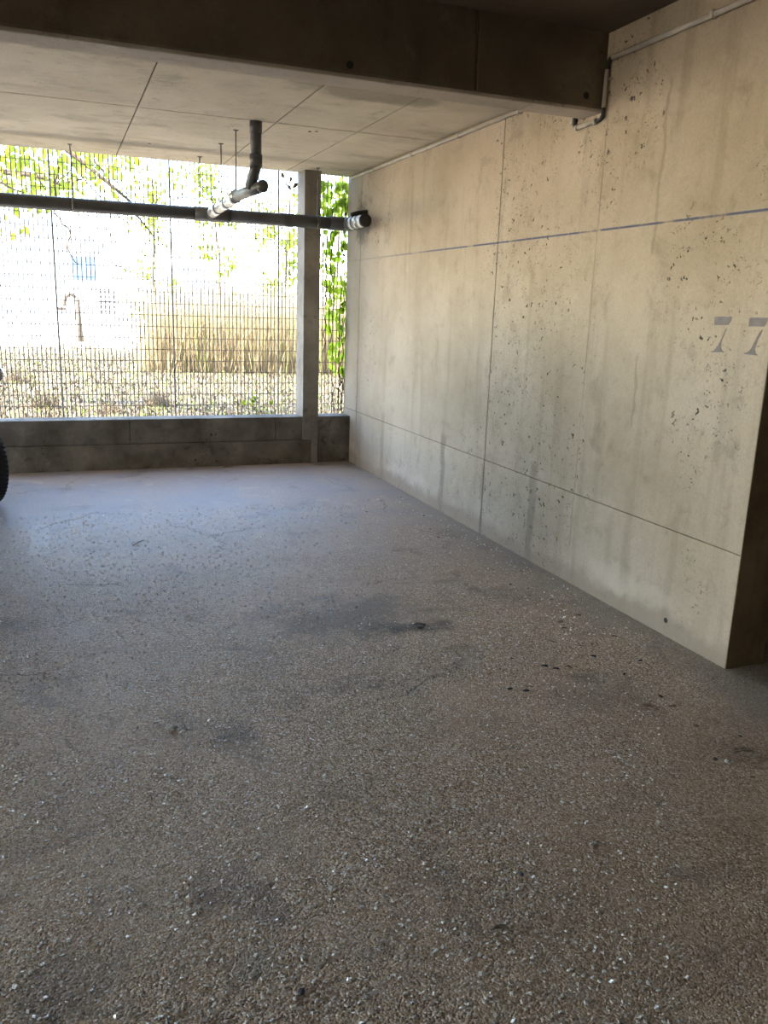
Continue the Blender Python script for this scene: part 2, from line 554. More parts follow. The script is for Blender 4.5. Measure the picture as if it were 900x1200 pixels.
def inst(name, me, parent, loc, rot=(0, 0, 0), sc=1.0):
    o = bpy.data.objects.new(name, me)
    COL.objects.link(o)
    if parent:
        o.parent = parent
    o.location = loc
    o.rotation_euler = rot
    o.scale = (sc, sc, sc) if not hasattr(sc, '__len__') else sc
    return o


def arc(pts, r, n=5):
    """round the corners of a polyline"""
    pts = [Vector(p) for p in pts]
    out = [pts[0]]
    for a, b, c in zip(pts, pts[1:], pts[2:]):
        d1, d2 = (a - b).normalized(), (c - b).normalized()
        p, q = b + d1 * r, b + d2 * r
        for i in range(n + 1):
            t = i / n
            out.append(p * (1 - t) ** 2 + b * 2 * t * (1 - t) + q * t * t)
    return out + [pts[-1]]


rnd = random.Random(7)

# ================================================================== STRUCTURE
fl = struct('floor', MB().box(XL, 4.6, YN, YB + 0.1, -0.2, 0.0), M['floor'], 'rough grey brown exposed aggregate concrete floor of the parking bay', 'floor')

# right wall: backing and cast panels
wr = struct('wall_right', MB().box(XW + 0.010, XW + 0.207, YEND + 0.004, YFAR, 0.0, 2.95), M['joint'], 'tall beige cast concrete wall with pits, seams and a faded 77', 'wall')
ys = [YEND, 3.747, 4.790, 7.350, YFAR]
zs = [0.0, ZS, ZBL, 2.95]
for i in range(4):
    for j in range(3):
        gy0 = 0.0 if i == 0 else (0.0008 if i == 1 else 0.004)
        gy1 = 0.0 if i == 3 else (0.0008 if i == 0 else 0.004)
        gz0 = 0.0 if j == 0 else (0.0025 if j == 1 else 0.0005)
        gz1 = 0.0 if j == 2 else (0.0025 if j == 0 else 0.0005)
        if j == 0 and i in (0, 1):
            gy1 = gy1 if i == 1 else 0.0005
            gy0 = gy0 if i == 0 else 0.0005
        MB().box(XW, XW + 0.012, ys[i] + gy0, ys[i + 1] - gy1, zs[j] + gz0, zs[j + 1] - gz1).build('panel', M['wall'], wr, bevel=0.001, seg=1)
# the end of the wall beside the opening
MB().box(XW + 0.002, XW + 0.207, YEND - 0.003, YEND + 0.006, 0.0, 2.78).build('jamb', M['jamb'], wr)
# painted number, each digit a flat stencil print


def stencil(polys):
    mb = MB()
    for poly in polys:
        q = [on(780 + a / 7.5, 340 + b / 7.5, 0, XW) for a, b in poly]
        n = len(q)
        mb.add([(XW - 0.0012, p.y, p.z) for p in q] + [(XW + 0.0005, p.y, p.z) for p in q], [tuple(range(n)), tuple(reversed(range(n, 2 * n)))] + [(i, n + i, n + (i + 1) % n, (i + 1) % n) for i in range(n)])
    tag(mb.build('painted_digit', M['paint77'], wr), 'faded grey stencilled digit 7')


stencil([[(432, 242), (445, 232), (586, 234), (572, 272), (554, 305), (430, 308)],
         [(541, 335), (520, 385), (500, 430), (490, 465), (487, 505), (495, 530), (522, 545), (396, 545), (398, 539), (428, 530), (452, 500), (474, 462), (498, 412), (522, 360), (534, 337)]])
stencil([[(739, 248), (752, 241), (903, 242), (893, 280), (866, 320), (731, 318)],
         [(856, 347), (835, 395), (808, 445), (792, 490), (785, 530), (793, 557), (815, 575), (688, 561), (691, 555), (728, 541), (755, 510), (775, 470), (800, 420), (828, 370), (848, 348)]])
# small broken hole low on the wall
MB().lathe([(0.012, -0.0015), (0.016, 0.004)], (1, 0, 0), (XW, on(780, 728, 0, XW).y, 0.075), 9).build('tie_hole', M['hole'], wr)

# low back wall with its thicker foot, column, other bays to the left
wb = struct('wall_back', MB().box(XL, XW + 0.1, YB + 0.012, 7.74, -0.1, ZP), M['parapet'], 'low damp stained concrete parapet under the wire fence', 'wall', bevel=0.006)
for xa, xb in ((-6.9, -4.43), (-4.42, -1.93), (-1.92, 0.555), (0.561, 1.86), (1.864, 2.117)):
    MB().box(xa, xb, YB, YB + 0.03, 0.226, ZP - 0.002).build('panel', M['parapet'], wb, bevel=0.004)
for xa, xb in ((-6.9, -2.4), (-2.39, 2.205)):
    MB().box(xa, xb, YB - 0.012, YB + 0.03, -0.02, 0.222).build('plinth', M['parapet'], wb, bevel=0.006)
MB().box(2.276, XW + 0.005, YB + 0.004, YB + 0.03, -0.02, ZP - 0.002).build('panel', M['parapet'], wb, bevel=0.004)
for xc in (2.121, -2.9, -7.9):
    struct('column', MB().box(xc, xc + 0.153, YB - 0.004, 7.765, -0.05, ZC + 0.01), M['column'],
           'slim grey concrete column between the fence and the ivy' if xc > 0 else 'slim grey concrete column farther along the parapet', 'column', bevel=0.006)

# far ceiling: slab with cast panels below it
ce = struct('ceiling', MB().box(XL, 4.6, YBM1 - 0.02, 7.72, ZC + 0.008, ZC + 0.30), M['seam'], 'pale cast concrete ceiling with panel seams and damp stains', 'ceiling')
xs = [-3.85, -2.97, -2.09, -1.21, -0.33, 0.553, 1.428, 1.995, XW + 0.02]
yc = [YBM1 - 0.02, 5.778, 7.72]
for i in range(len(xs) - 1):
    for j in range(2):
        MB().box(xs[i] + 0.004, xs[i + 1] - 0.004, yc[j] + 0.007 * j, yc[j + 1] - 0.007 * (1 - j), ZC, ZC + 0.012).build('panel', M['ceil'], ce, bevel=0.002, seg=1)
MB().box(XL, xs[0] - 0.004, yc[0], yc[2], ZC, ZC + 0.012).build('panel', M['ceil'], ce)
for px, py in ((175, 168), (363, 154), (371, 154)):
    p = on(px, py, 2, ZC)
    MB().lathe([(0.012, -0.002), (0.012, 0.004)], (0, 0, 1), (p.x, p.y, ZC), 8).build('fixing_hole', M['hole'], ce)

# beam across the bay, cast in lengths
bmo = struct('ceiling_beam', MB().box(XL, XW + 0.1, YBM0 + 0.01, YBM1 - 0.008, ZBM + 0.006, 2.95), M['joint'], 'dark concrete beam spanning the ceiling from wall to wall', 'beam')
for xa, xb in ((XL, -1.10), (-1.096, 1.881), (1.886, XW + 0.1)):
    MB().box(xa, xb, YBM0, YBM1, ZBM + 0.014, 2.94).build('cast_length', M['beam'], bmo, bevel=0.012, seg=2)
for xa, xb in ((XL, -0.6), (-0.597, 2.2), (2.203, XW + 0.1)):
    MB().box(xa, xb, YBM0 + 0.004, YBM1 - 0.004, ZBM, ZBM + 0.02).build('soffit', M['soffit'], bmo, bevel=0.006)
for px, py in ((687, 112), (410, 76)):
    p = on(px, py, 1, YBM0)
    MB().lathe([(0.016, -0.0015), (0.020, 0.004)], (0, 1, 0), (p.x, YBM0, p.z), 12).build('tie_hole', M['hole'], bmo)
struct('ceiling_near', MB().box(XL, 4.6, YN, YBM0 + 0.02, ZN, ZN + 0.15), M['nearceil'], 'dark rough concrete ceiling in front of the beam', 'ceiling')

# closing walls out of sight of the bay
struct('wall_front', MB().box(XL, 4.6, YN - 0.2, YN, -0.2, 2.95), M['render'], 'plain concrete wall closing the garage behind the bays', 'wall')
struct('wall_left', MB().box(XL - 0.2, XL, YN, 0.8, -0.2, 2.95), M['render'], 'unseen concrete side wall, length set to limit light from the left', 'wall')  # out of view, stops short to set how much side light enters
struct('wall_passage', MB().box(4.4, 4.6, YN, YEND + 0.4, 0, 2.95), M['jamb'], 'dark wall of the side passage', 'wall')
struct('wall_passage_end', MB().box(XW + 0.21, 4.4, YEND + 0.2, YEND + 0.4, 0, 2.95), M['jamb'], 'dark wall at the end of the side passage', 'wall')
struct('building_storeys', MB().box(XL - 3, 9.0, YN - 0.2, 7.70, 2.96, 12.0), M['render'], 'rendered upper storeys of the building over the garage', 'building')

# garden and drive
struct('ground', MB().box(-45, 45, 7.76, 21.6, -0.6, GZ).box(-45, XL, -30, 7.76, -0.6, -0.02), M['ground'], 'dry garden ground covered with old grass and leaves', 'ground')
struct('bounce_strip', MB().box(-45, 45, 7.76, 9.0, GZ, GZ + 0.012), M['bounce_strip'], 'added unseen pale strip outside the parapet bouncing light inside', 'bounce_strip')  # added out of view to bounce warm sunlight up onto the ceiling
struct('road', MB().box(-45, 45, 21.6, 90, -0.6, GZ + 0.01), M['road'], 'pale sunlit gravel drive beyond the garden', 'road')

# ================================================================== FENCE
zf0, zf1 = 0.30, 2.86
vw = MB().tube([(0, 0, 0), (0, 0, zf1 - zf0)], 0.0048, 6).mesh('vertical_wire', M['wire'])
hw = MB().tube([(0, 0, 0), (0.96, 0, 0)], 0.0034, 5).mesh('horizontal_wire', M['wire'])
pw = MB().tube([(0, 0, 0), (0, 0, zf1 - zf0)], 0.0085, 6).mesh('edge_bar', M['steel'])
fx = [-3.816, -2.855, -1.895, -0.935, 0.026, 0.987, 1.947]
where = ['at the far left beyond the parked car', 'beside the nose of the car, past a column', 'behind the nose of the parked car', 'behind the front wheel of the parked car',
         'in front of the bent brown post', 'in front of the pale shed roof', 'crossing behind the concrete column by the ivy']
for x0, w in zip(fx, where):
    t = tag(empty('fence_panel', (x0, YF, zf0)), 'welded wire mesh fence panel ' + w, 'fence', 'wire mesh panels along the parapet')
    inst('edge_bar', pw, t, (0, 0, 0))
    for k in range(1, 27):
        inst('vertical_wire', vw, t, (k * 0.9605 / 27 + rnd.uniform(-.002, .002), 0.0, 0))
    for k in range(26):
        inst('horizontal_wire', hw, t, (0, 0.008, 0.03 + k * 0.1))

# ================================================================== DRAIN PIPES
R0 = 0.053
YM = 7.37
dp = tag(empty('drain_pipe', (1.28, YM, 2.165)), 'long dark grey drain pipe with silver collars and a black end cap', 'pipe')


def P(x, y, z):
    return (x - 1.28, y - YM, z - 2.165)


MB().tube([P(-7.5, YM, 2.166), P(1.17, YM, 2.166)], R0, 20).build('main_pipe', M['pvc'], dp, True)
MB().tube([P(1.13, YM, 2.166), P(1.42, YM, 2.166)], R0 + 0.005, 20).build('branch_fitting', M['pvc'], dp, True)
MB().tube([P(1.40, YM, 2.166), P(2.36, YM, 2.165)], R0, 20).build('main_pipe', M['pvc'], dp, True)
MB().tube([P(1.85, YM, 2.165), P(1.97, YM, 2.165)], R0 + 0.004, 20).build('pipe_joint', M['pvc'], dp, True)
# end: elbow towards the bay, silver collars and black cap
XE = 2.475
MB().tube(arc([P(2.30, YM, 2.165), P(XE, YM, 2.165), P(XE, YM - 0.13, 2.165)], 0.07, 6), R0 + 0.006, 20).build('elbow', M['pvc'], dp, True)
cz = 2.163
MB().tube([P(XE, YM - 0.10, 2.165), P(XE, 7.15, cz)], 0.056, 20).build('silver_collar', M['foil'], dp, True)
MB().tube([P(XE, 7.155, cz), P(XE, 7.145, cz)], 0.058, 20).build('band', M['black'], dp, True)
MB().tube([P(XE, 7.145, cz), P(XE, 7.035, cz)], 0.054, 20).build('silver_collar', M['foil'], dp, True)
MB().tube([P(XE, 7.05, cz), P(XE, 7.04, cz)], 0.0565, 20).build('band', M['black'], dp, True)
MB().tube([P(XE, 7.045, cz), P(XE, 6.925, cz)], 0.050, 20).build('silver_collar', M['foil'], dp, True)
MB().lathe([(0.050, 0.0), (0.0525, -0.004), (0.0525, -0.03), (0.046, -0.036)], (0, 1, 0), P(XE, 6.935, cz), 24).build('end_cap', M['black'], dp, True)
MB().tube(arc([P(XW + 0.004, 7.20, cz + 0.10), P(XE + 0.03, 7.20, cz + 0.085), P(XE - 0.03, 7.20, cz + 0.062)], 0.02), 0.020, 8).build('wall_strap', M['black'], dp, True)
# downpipe from the ceiling, wye with a stub, silver wrapped branch back to the main pipe
XD, YD = 1.299, 5.80
MB().tube([P(XD, YD, ZC + 0.002), P(XD, YD, 2.36)], 0.037, 18).build('downpipe', M['pvc'], dp, True)
MB().tube([P(XD, YD, ZC + 0.001), P(XD, YD, ZC - 0.075)], 0.041, 18).build('socket', M['pvc'], dp, True)
MB().tube([P(XD, YD, 2.41), P(XD, YD, 2.335)], 0.042, 18).build('socket', M['pvc'], dp, True)
zw = 2.205
MB().tube([P(XD, YD, 2.345), P(XD - 0.003, YD + 0.02, 2.315), P(XD - 0.02, YD + 0.09, zw + 0.01)], 0.0375, 18).build('elbow', M['pvc'], dp, True)
YW0 = 5.70
MB().tube([P(XD + 0.028, YW0 + 0.03, zw), P(XD + 0.022, YW0, zw)], 0.039, 18).build('stub_rim', M['pvc'], dp, True)
MB().tube([P(XD + 0.026, YW0 + 0.02, zw), P(XD - 0.035, 6.30, zw - 0.006)], 0.0365, 18).build('wye', M['pvc'], dp, True)
b0, b1 = Vector((XD - 0.035, 6.28, zw - 0.006)), Vector((1.262, YM - 0.03, 2.172))
for a, b, r in ((0.0, 0.30, 0.043), (0.30, 0.66, 0.041), (0.66, 0.95, 0.043)):
    MB().tube([P(*b0.lerp(b1, a)), P(*b0.lerp(b1, b))], r, 18).build('silver_wrap', M['foil'], dp, True)
for a in (0.02, 0.30, 0.66, 0.95):
    MB().tube([P(*b0.lerp(b1, a - 0.008)), P(*b0.lerp(b1, a + 0.012))], 0.0455, 18).build('band', M['black'], dp, True)
MB().tube([P(*b0.lerp(b1, 0.92)), P(1.262, YM, 2.170)], 0.045, 18).build('branch_socket', M['pvc'], dp, True)


def rod(x, y, z):
    t = MB().tube([P(x, y, z), P(x, y, ZC)], 0.0045, 6).build('hanger_rod', M['steel'], dp)
    o = MB().box(-0.016, 0.016, -0.012, 0.012, -0.006, 0).build('ceiling_plate', M['steel'], t)
    o.location = P(x, y, ZC)


for px, py in ((85, 170), (235, 183), (372, 197.5)):
    p = on(px, py, 2, ZC)
    rod(on(px, py + 60, 1, YM).x, YM, 2.20)
    MB().tube([P(on(px, py + 60, 1, YM).x - 0.012, YM, 2.166), P(on(px, py + 60, 1, YM).x + 0.012, YM, 2.166)], R0 + 0.0035, 20).build('pipe_clamp', M['steel'], dp, True)
rod(1.235, 6.70, 2.22)
rod(1.235, 6.14, 2.22)
rod(-0.95, YM, 2.2)
rod(-2.1, YM, 2.2)

# ================================================================== CONDUIT
cr = 0.0115
cdt = tag(empty('conduit', (XW, YBM0, 2.4)), 'thin pale conduit running along the wall and looping under the beam', 'conduit')


def Q(x, y, z):
    return (x - XW, y - YBM0, z - 2.4)


xcd = XW - cr - 0.003
zf_, zn_ = 2.586, 2.660
MB().tube([Q(xcd, 7.60, zf_), Q(xcd, 4.06, zf_)], cr, 10).build('far_run', M['conduit'], cdt, True)
MB().tube(arc([Q(xcd, 4.075, zf_), Q(xcd, 4.02, zf_), Q(xcd, 4.015, 2.395), Q(xcd, 3.975, 2.392)], 0.022), cr * 0.75, 10).build('bend', M['trim'], cdt, True)
MB().tube([Q(xcd, 3.985, 2.392), Q(xcd, 3.83, 2.394)], cr, 10).build('under_run', M['conduit'], cdt, True)
MB().tube([Q(xcd, 3.842, 2.394), Q(xcd, 3.820, 2.394)], cr * 1.25, 10).build('coupling', M['conduit'], cdt, True)
MB().tube([Q(xcd, 3.998, 2.392), Q(xcd, 3.975, 2.392)], cr * 1.25, 10).build('coupling', M['conduit'], cdt, True)
MB().tube(arc([Q(xcd, 3.825, 2.394), Q(xcd, 3.768, 2.395), Q(xcd, 3.766, 2.452)], 0.035), cr * 0.85, 10).build('bend', M['trim'], cdt, True)
MB().tube([Q(xcd, 3.766, 2.445), Q(xcd, 3.762, 2.615)], cr, 10).build('riser', M['conduit'], cdt, True)
MB().tube(arc([Q(xcd, 3.762, 2.608), Q(xcd, 3.76, zn_), Q(xcd, 3.715, zn_)], 0.03), cr * 0.9, 10).build('bend', M['trim'], cdt, True)
MB().tube([Q(xcd, 3.725, zn_), Q(xcd, YEND + 0.02, zn_)], cr * 1.1, 10).build('near_run', M['conduit'], cdt, True)
MB().box(-0.024, 0.0, -0.012, 0.012, -0.016, 0.02).build('clip', M['conduit'], cdt, bevel=0.003).location = Q(XW, 4.035, 2.43)
for y, z in ((3.05, zn_), (4.6, zf_), (5.4, zf_), (6.2, zf_), (7.0, zf_)):
    MB().box(-0.030, 0.0, -0.009, 0.009, -0.016, 0.016).build('clip', M['conduit'], cdt, bevel=0.004).location = Q(XW, y, z)
MB().box(-0.018, 0.0, -0.03, 0.0, -0.004, 0.004).build('clip', M['conduit'], cdt).location = Q(XW, 3.76, 2.57)

# ================================================================== CAR (its front wheel and door mirror reach into the picture)
CYAW = math.radians(-4.0)
car = empty('car', (0, 0, 0), CYAW)
tag(car, 'silver hatchback parked nose in beside the empty bay', 'car')
fwl = Vector((0.735, 1.25, 0.0))
wpos = Vector((-0.558, 6.40, 0.0))
car.location = wpos - Matrix.Rotation(CYAW, 3, 'Z') @ fwl

# body: loft of rounded cross sections along the length
st = [(-1.97, .30, .62, .60), (-1.92, .24, .88, .72), (-1.70, .20, .95, .80), (-1.2, .19, .97, .835), (-.3, .18, .955, .845), (.6, .18, .945, .84),
      (.95, .18, .92, .835), (1.35, .19, .86, .82), (1.65, .20, .78, .77), (1.88, .22, .68, .66), (1.95, .30, .55, .56)]
mb = MB()
NS = 16
for (y, z0, z1, w) in st:
    zc_, hz = (z0 + z1) / 2, (z1 - z0) / 2
    for k in range(NS):
        a = 2 * math.pi * (k + 0.5) / NS
        e = 0.38
        cx, sx = math.cos(a), math.sin(a)
        x = w * math.copysign(abs(cx) ** e, cx)
        z = zc_ + hz * math.copysign(abs(sx) ** e, sx)
        if z > zc_ + hz * 0.55:
            x *= 0.97
        mb.v.append((x, y, z))
for i in range(len(st) - 1):
    for k in range(NS):
        mb.f.append((i * NS + k, i * NS + (k + 1) % NS, (i + 1) * NS + (k + 1) % NS, (i + 1) * NS + k))
mb.f.append(tuple(range(NS)))
mb.f.append(tuple(range((len(st) - 1) * NS, len(st) * NS)))
body = mb.build('body', M['silver'], car, True)
cut = []
for sx in (-1, 1):
    for yy in (-1.25, 1.25):
        cm = MB().tube([(sx * 0.44, yy, 0.29), (sx * 1.1, yy, 0.29)], 0.375, 24).build('arch_cutter', M['trim'], car)
        b = body.modifiers.new('arch', 'BOOLEAN')
        b.object = cm
        b.solver = 'EXACT'
        cut.append(cm)
bpy.context.view_layer.update()
nm = bpy.data.meshes.new_from_object(body.evaluated_get(bpy.context.evaluated_depsgraph_get()))
body.modifiers.clear()
body.data = nm
for c in cut:
    bpy.data.objects.remove(c, do_unlink=True)
# greenhouse: roof and dark glazing
roofp = [(-1.86, .93), (-1.55, 1.36), (-1.2, 1.455), (-.4, 1.49), (.15, 1.44), (.95, .93)]


def green(inset, name, mat, zcut=None):
    m2 = MB()
    for y, z in roofp:
        k = (z - 0.93) / 0.56
        w = 0.80 - 0.20 * k - inset
        m2.v += [(-w, y, z - inset * 0.6), (w, y, z - inset * 0.6)]
    n = len(roofp)
    for i in range(n - 1):
        m2.f.append((2 * i, 2 * i + 1, 2 * i + 3, 2 * i + 2))
    m2.f.append(tuple(2 * i for i in range(n)))
    m2.f.append(tuple(2 * i + 1 for i in reversed(range(n))))
    m2.f.append((0, 2 * n - 2, 2 * n - 1, 1))
    return m2.build(name, mat, car, bevel=0.03)


green(0.012, 'windows', M['glass'])
m2 = MB()
for y, z, w in ((-1.60, 1.385, .625), (-1.2, 1.47, .600), (-.4, 1.505, .585), (.10, 1.462, .605)):
    m2.v += [(-w, y, z), (w, y, z), (-w, y, z - 0.03), (w, y, z - 0.03)]
for i in range(3):
    a, b = 4 * i, 4 * i + 4
    m2.f += [(a, a + 1, b + 1, b), (a + 2, b + 2, b + 3, a + 3), (a, b, b + 2, a + 2), (a + 1, a + 3, b + 3, b + 1)]
m2.f += [(0, 2, 3, 1), (12, 13, 15, 14)]
m2.build('roof', M['silver'], car, bevel=0.012)
for sx in (-1, 1):
    for pts in ([(0.80, .93, .94), (.61, .12, 1.45)], [(.79, -1.82, .95), (.62, -1.56, 1.38)], [(.81, -.35, .94), (.605, -.38, 1.49)], [(.805, -1.15, .95), (.61, -1.15, 1.46)]):
        MB().tube([(sx * a, b, c) for a, b, c in pts], 0.028, 8).build('pillar', M['silver'] if pts[0][1] != -.35 else M['trim'], car, True)
    for yy in (.78, -.38, -1.2):
        MB().box(sx * 0.833 - 0.013, sx * 0.833 + 0.013, yy - 0.003, yy + 0.003, .28, .90).build('door_seam', M['trim'], car)
    for yy in (-.16, -1.05):
        MB().box(sx * 0.85 - 0.018, sx * 0.85 + 0.018, yy - 0.1, yy + 0.1, .78, .81).build('door_handle', M['silver'], car, bevel=0.008)
    MB().box(sx * 0.845 - 0.015, sx * 0.845 + 0.015, -.85, .85, .20, .27).build('sill_trim', M['trim'], car, bevel=0.008)
    # door mirror
    mi = MB().lathe([(0.02, .075), (0.075, .06), (0.092, .02), (0.094, -.03), (0.088, -.045)], (0, 1, 0), (0, 0, 0), 20)
    mi.v = [(x * 1.15, y, z * 0.82) for x, y, z in mi.v]
    mo = mi.build('side_mirror', M['silver'], car, True)
    mo.location = (sx * 0.930, 0.52, 0.985)
    g = MB().lathe([(0.070, -.0475), (0.070, -.043)], (0, 1, 0), (0, 0, 0), 20)
    g.v = [(x * 1.15, y, z * 0.82) for x, y, z in g.v]
    g.build('mirror_glass', M['glass'], mo)
    MB().box(sx * 0.02 if sx > 0 else -0.09, 0.09 if sx > 0 else -0.02, 0.0, 0.045, -0.082, -0.068).build('indicator', M['amber'], mo, bevel=0.004)
    MB().tube([(sx * -0.16, 0.02, -0.05), (sx * -0.04, 0.01, -0.02)], 0.025, 8).build('mirror_arm', M['trim'], mo, True)
    # lamps
    hl = MB().lathe([(0.02, .10), (0.08, .08), (0.11, .0), (0.10, -.08)], (sx * 0.45, 1, 0.35), (0, 0, 0), 16).build('headlight', M['lamp'], car, True)
    hl.location = (sx * 0.60, 1.73, 0.63)
    hl.scale = (1.1, 1, .75)
    MB().box(-0.07, 0.07, -0.05, 0.05, -0.13, 0.13).build('tail_light', M['red'], car, bevel=0.02).location = (sx * 0.68, -1.88, .80)
MB().box(-.45, .45, 1.88, 1.955, .36, .50).build('grille', M['trim'], car, bevel=0.01)
MB().box(-.70, .70, 1.80, 1.975, .22, .34).build('front_bumper', M['trim'], car, bevel=0.04)
MB().box(-.72, .72, -2.0, -1.85, .25, .40).build('rear_bumper', M['trim'], car, bevel=0.04)
MB().box(-.26, .26, -1.985, -1.95, .56, .67).build('number_plate', M['white'], car, bevel=0.003)

# wheels
RT, WT = 0.292, 0.185
tp = [(0.19, -0.080), (0.235, -0.092), (0.262, -0.092), (0.281, -0.080), (0.290, -0.060), (0.292, -0.030), (0.292, 0.030), (0.290, 0.060), (0.281, 0.080), (0.262, 0.092), (0.235, 0.092), (0.19, 0.080)]
tyre_me = MB().lathe(tp, (1, 0, 0), (0, 0, 0), 48).mesh('tyre', M['tyre'], True)
tr = MB()
for k in range(56):
    a = 2 * math.pi * k / 56
    for row, (x0, x1) in enumerate(((-0.078, -0.040), (-0.034, -0.004), (0.004, 0.034), (0.040, 0.078))):
        aa = a + (row % 2) * math.pi / 56
        q = []
        for r in (0.284, 0.2965 if row in (1, 2) else 0.291):
            for (xx, da) in ((x0, -0.036), (x1, -0.028), (x1, 0.036), (x0, 0.028)):
                q.append((xx, r * math.cos(aa + da), r * math.sin(aa + da)))
        tr.add(q, [(0, 3, 2, 1), (4, 5, 6, 7), (0, 1, 5, 4), (1, 2, 6, 5), (2, 3, 7, 6), (3, 0, 4, 7)])
tread_me = tr.mesh('tread', M['tyre'])
rim = MB().lathe([(0.195, -0.07), (0.20, 0.0), (0.195, 0.078), (0.178, 0.082), (0.172, 0.05), (0.06, 0.055), (0.05, 0.07), (0.02, 0.072)], (1, 0, 0), (0, 0, 0), 32)
for k in range(5):
    a = 2 * math.pi * k / 5
    d = Vector((0, math.cos(a), math.sin(a)))
    rim.tube([Vector((0.06, 0, 0)) + d * 0.03, Vector((0.068, 0, 0)) + d * 0.18], [0.026, 0.018], 8)
rim_me = rim.mesh('rim', M['alloy'], True)
for sx in (-1, 1):
    for yy in (-1.25, 1.25):
        w = empty('wheel')
        w.parent = car
        w.location = (sx * fwl.x, yy, RT + 0.004)
        w.rotation_euler = (0, 0, (0 if sx > 0 else math.pi) + (math.radians(32) if yy > 0 else 0))
        inst('tyre', tyre_me, w, (0, 0, 0))
        inst('tread', tread_me, w, (0, 0, 0))
        inst('rim', rim_me, w, (0, 0, 0))

# ================================================================== LEAVES AND PLANTS
lf = MB()
lf.add([(0, 0, 0), (-.32, .18, .05), (-.5, .5, .06), (-.28, .62, .03), (-.2, .85, .0), (0, 1.05, -.06), (.2, .85, .0), (.28, .62, .03), (.5, .5, .06), (.32, .18, .05), (0, .5, -.02)],
       [(0, 10, 2, 1), (2, 10, 4, 3), (4, 10, 5), (5, 10, 6), (6, 10, 8, 7), (8, 10, 0, 9)])
ivy_me = lf.mesh('leaf', M['ivy'], True)
ov = MB()
ov.add([(0, 0, 0), (-.28, .25, .04), (-.34, .5, .05), (-.2, .8, .02), (0, 1.05, -.05), (.2, .8, .02), (.34, .5, .05), (.28, .25, .04), (0, .5, -.03)],
       [(0, 8, 2, 1), (2, 8, 4, 3), (4, 8, 6, 5), (6, 8, 0, 7)])
leaf_me = ov.mesh('leaf', M['leaf'], True)
LV, LF = ov.v, ov.f


def rrot():
    return (rnd.uniform(0.6, 2.4), rnd.uniform(-0.7, 0.7), rnd.uniform(-1.4, 1.4))


def leaves_stuff(pts, size, mat, name, parent):
    m = MB()
    for p in pts:
        e = Euler(rrot()).to_matrix() * (size * rnd.uniform(.6, 1.25))
        m.add([e @ Vector(q) + Vector(p) for q in ((0, 0, 0), (-.32, .45, .05), (0, 1.0, -.04), (.32, .45, .05))], [(0, 1, 2, 3)])
    return tag(m.build(name, mat, parent), kind='stuff')


# ivy in the gap between column and wall
ivy = tag(empty('ivy', (2.5, 7.755, ZP)), 'green ivy climbing the wire fence between column and wall', 'ivy')
o0 = Vector((2.5, 7.755, ZP))
for k in range(9):
    x = 2.36 + 0.026 * k + rnd.uniform(-.01, .01)
    pts = []
    z = 0.44 if k > 4 else rnd.uniform(0.9, 1.7)
    while z < 2.60:
        pts.append(Vector((x + rnd.uniform(-.018, .018) + (0.03 if k > 5 else 0), 7.748 + rnd.uniform(-.008, .008), z)) - o0)
        z += 0.08
    MB().tube(pts, [0.005 - 0.002 * i / len(pts) for i in range(len(pts))], 5).build('stem', M['bark'], ivy, True)
for k in range(190):
    u = rnd.random() ** 1.5
    z = 2.58 - u * 1.75
    x = rnd.uniform(2.30 + 0.16 * u, 2.60)
    s = rnd.uniform(.045, .085)
    inst('leaf', ivy_me, ivy, Vector((x, 7.755 + rnd.uniform(-.03, .12) if x < 2.56 else 7.76, z)) - o0, (rnd.uniform(1.1, 2.0) + math.pi, rnd.uniform(-.5, .5), rnd.uniform(-.7, .7)), s)
dead_me = ov.mesh('dead_leaf', M['deadleaf'], True)
for k in range(34):
    z = rnd.choice((rnd.uniform(.45, .75), rnd.uniform(.45, 1.6), rnd.uniform(1.9, 2.55)))
    inst('dead_leaf', dead_me, ivy, Vector((2.565 + rnd.uniform(-.03, .015), 7.738 + rnd.uniform(-.01, .03), z)) - o0, rrot(), rnd.uniform(.02, .045))

# dried tuft hanging under the ceiling edge by the column
dt = tag(empty('dried_leaf_tuft', (2.04, 7.745, 2.58)), 'small tuft of dried leaves caught in the fence beside the column', 'leaves')
for k in range(14):
    inst('dead_leaf', dead_me, dt, (rnd.uniform(-.07, .05), rnd.uniform(-.02, .0), rnd.uniform(-.14, .0)), rrot(), rnd.uniform(.03, .055))

# seedling on the parapet
sp0 = on(305, 487, 2, ZP)
sd = tag(empty('seedling', (1.75, 7.70, ZP)), 'small leafy green seedling growing on top of the parapet', 'plant')
for k in range(9):
    a = rnd.uniform(-.16, .15)
    h = rnd.uniform(.04, .15) * (1 - abs(a) * 2.5) + 0.02
    MB().tube([(a * .3, 0, 0), (a * .6, -.005, h * .6), (a, -.01, h)], 0.002, 4).build('stem', M['shoot'], sd)
    for q in range(2):
        inst('leaf', leaf_me, sd, (a, -.012, h), (rnd.uniform(.5, 1.5), rnd.uniform(-.6, .6), rnd.uniform(-2, 2)), rnd.uniform(.04, .062))

# overhanging tree, leaves near the fence
tree = tag(empty('overhanging_tree', (-1.7, 10.6, GZ)), 'bright green leafy tree overhanging the fence from beside the car', 'tree')
o1 = Vector((-1.7, 10.6, GZ))


def TB(pts, r0, r1, n=7, name='branch', m=3):
    pts = [Vector(p) - o1 for p in pts]
    full = []
    for a, b in zip(pts, pts[1:]):
        for k in range(m):
            full.append(a.lerp(b, k / m) + Vector((rnd.uniform(-1, 1), rnd.uniform(-1, 1), rnd.uniform(-1, 1))) * 0.02)
    full.append(pts[-1])
    N = len(full) - 1
    MB().tube(full, [r0 + (r1 - r0) * i / N for i in range(N + 1)], n).build(name, M['bark'], tree, True)


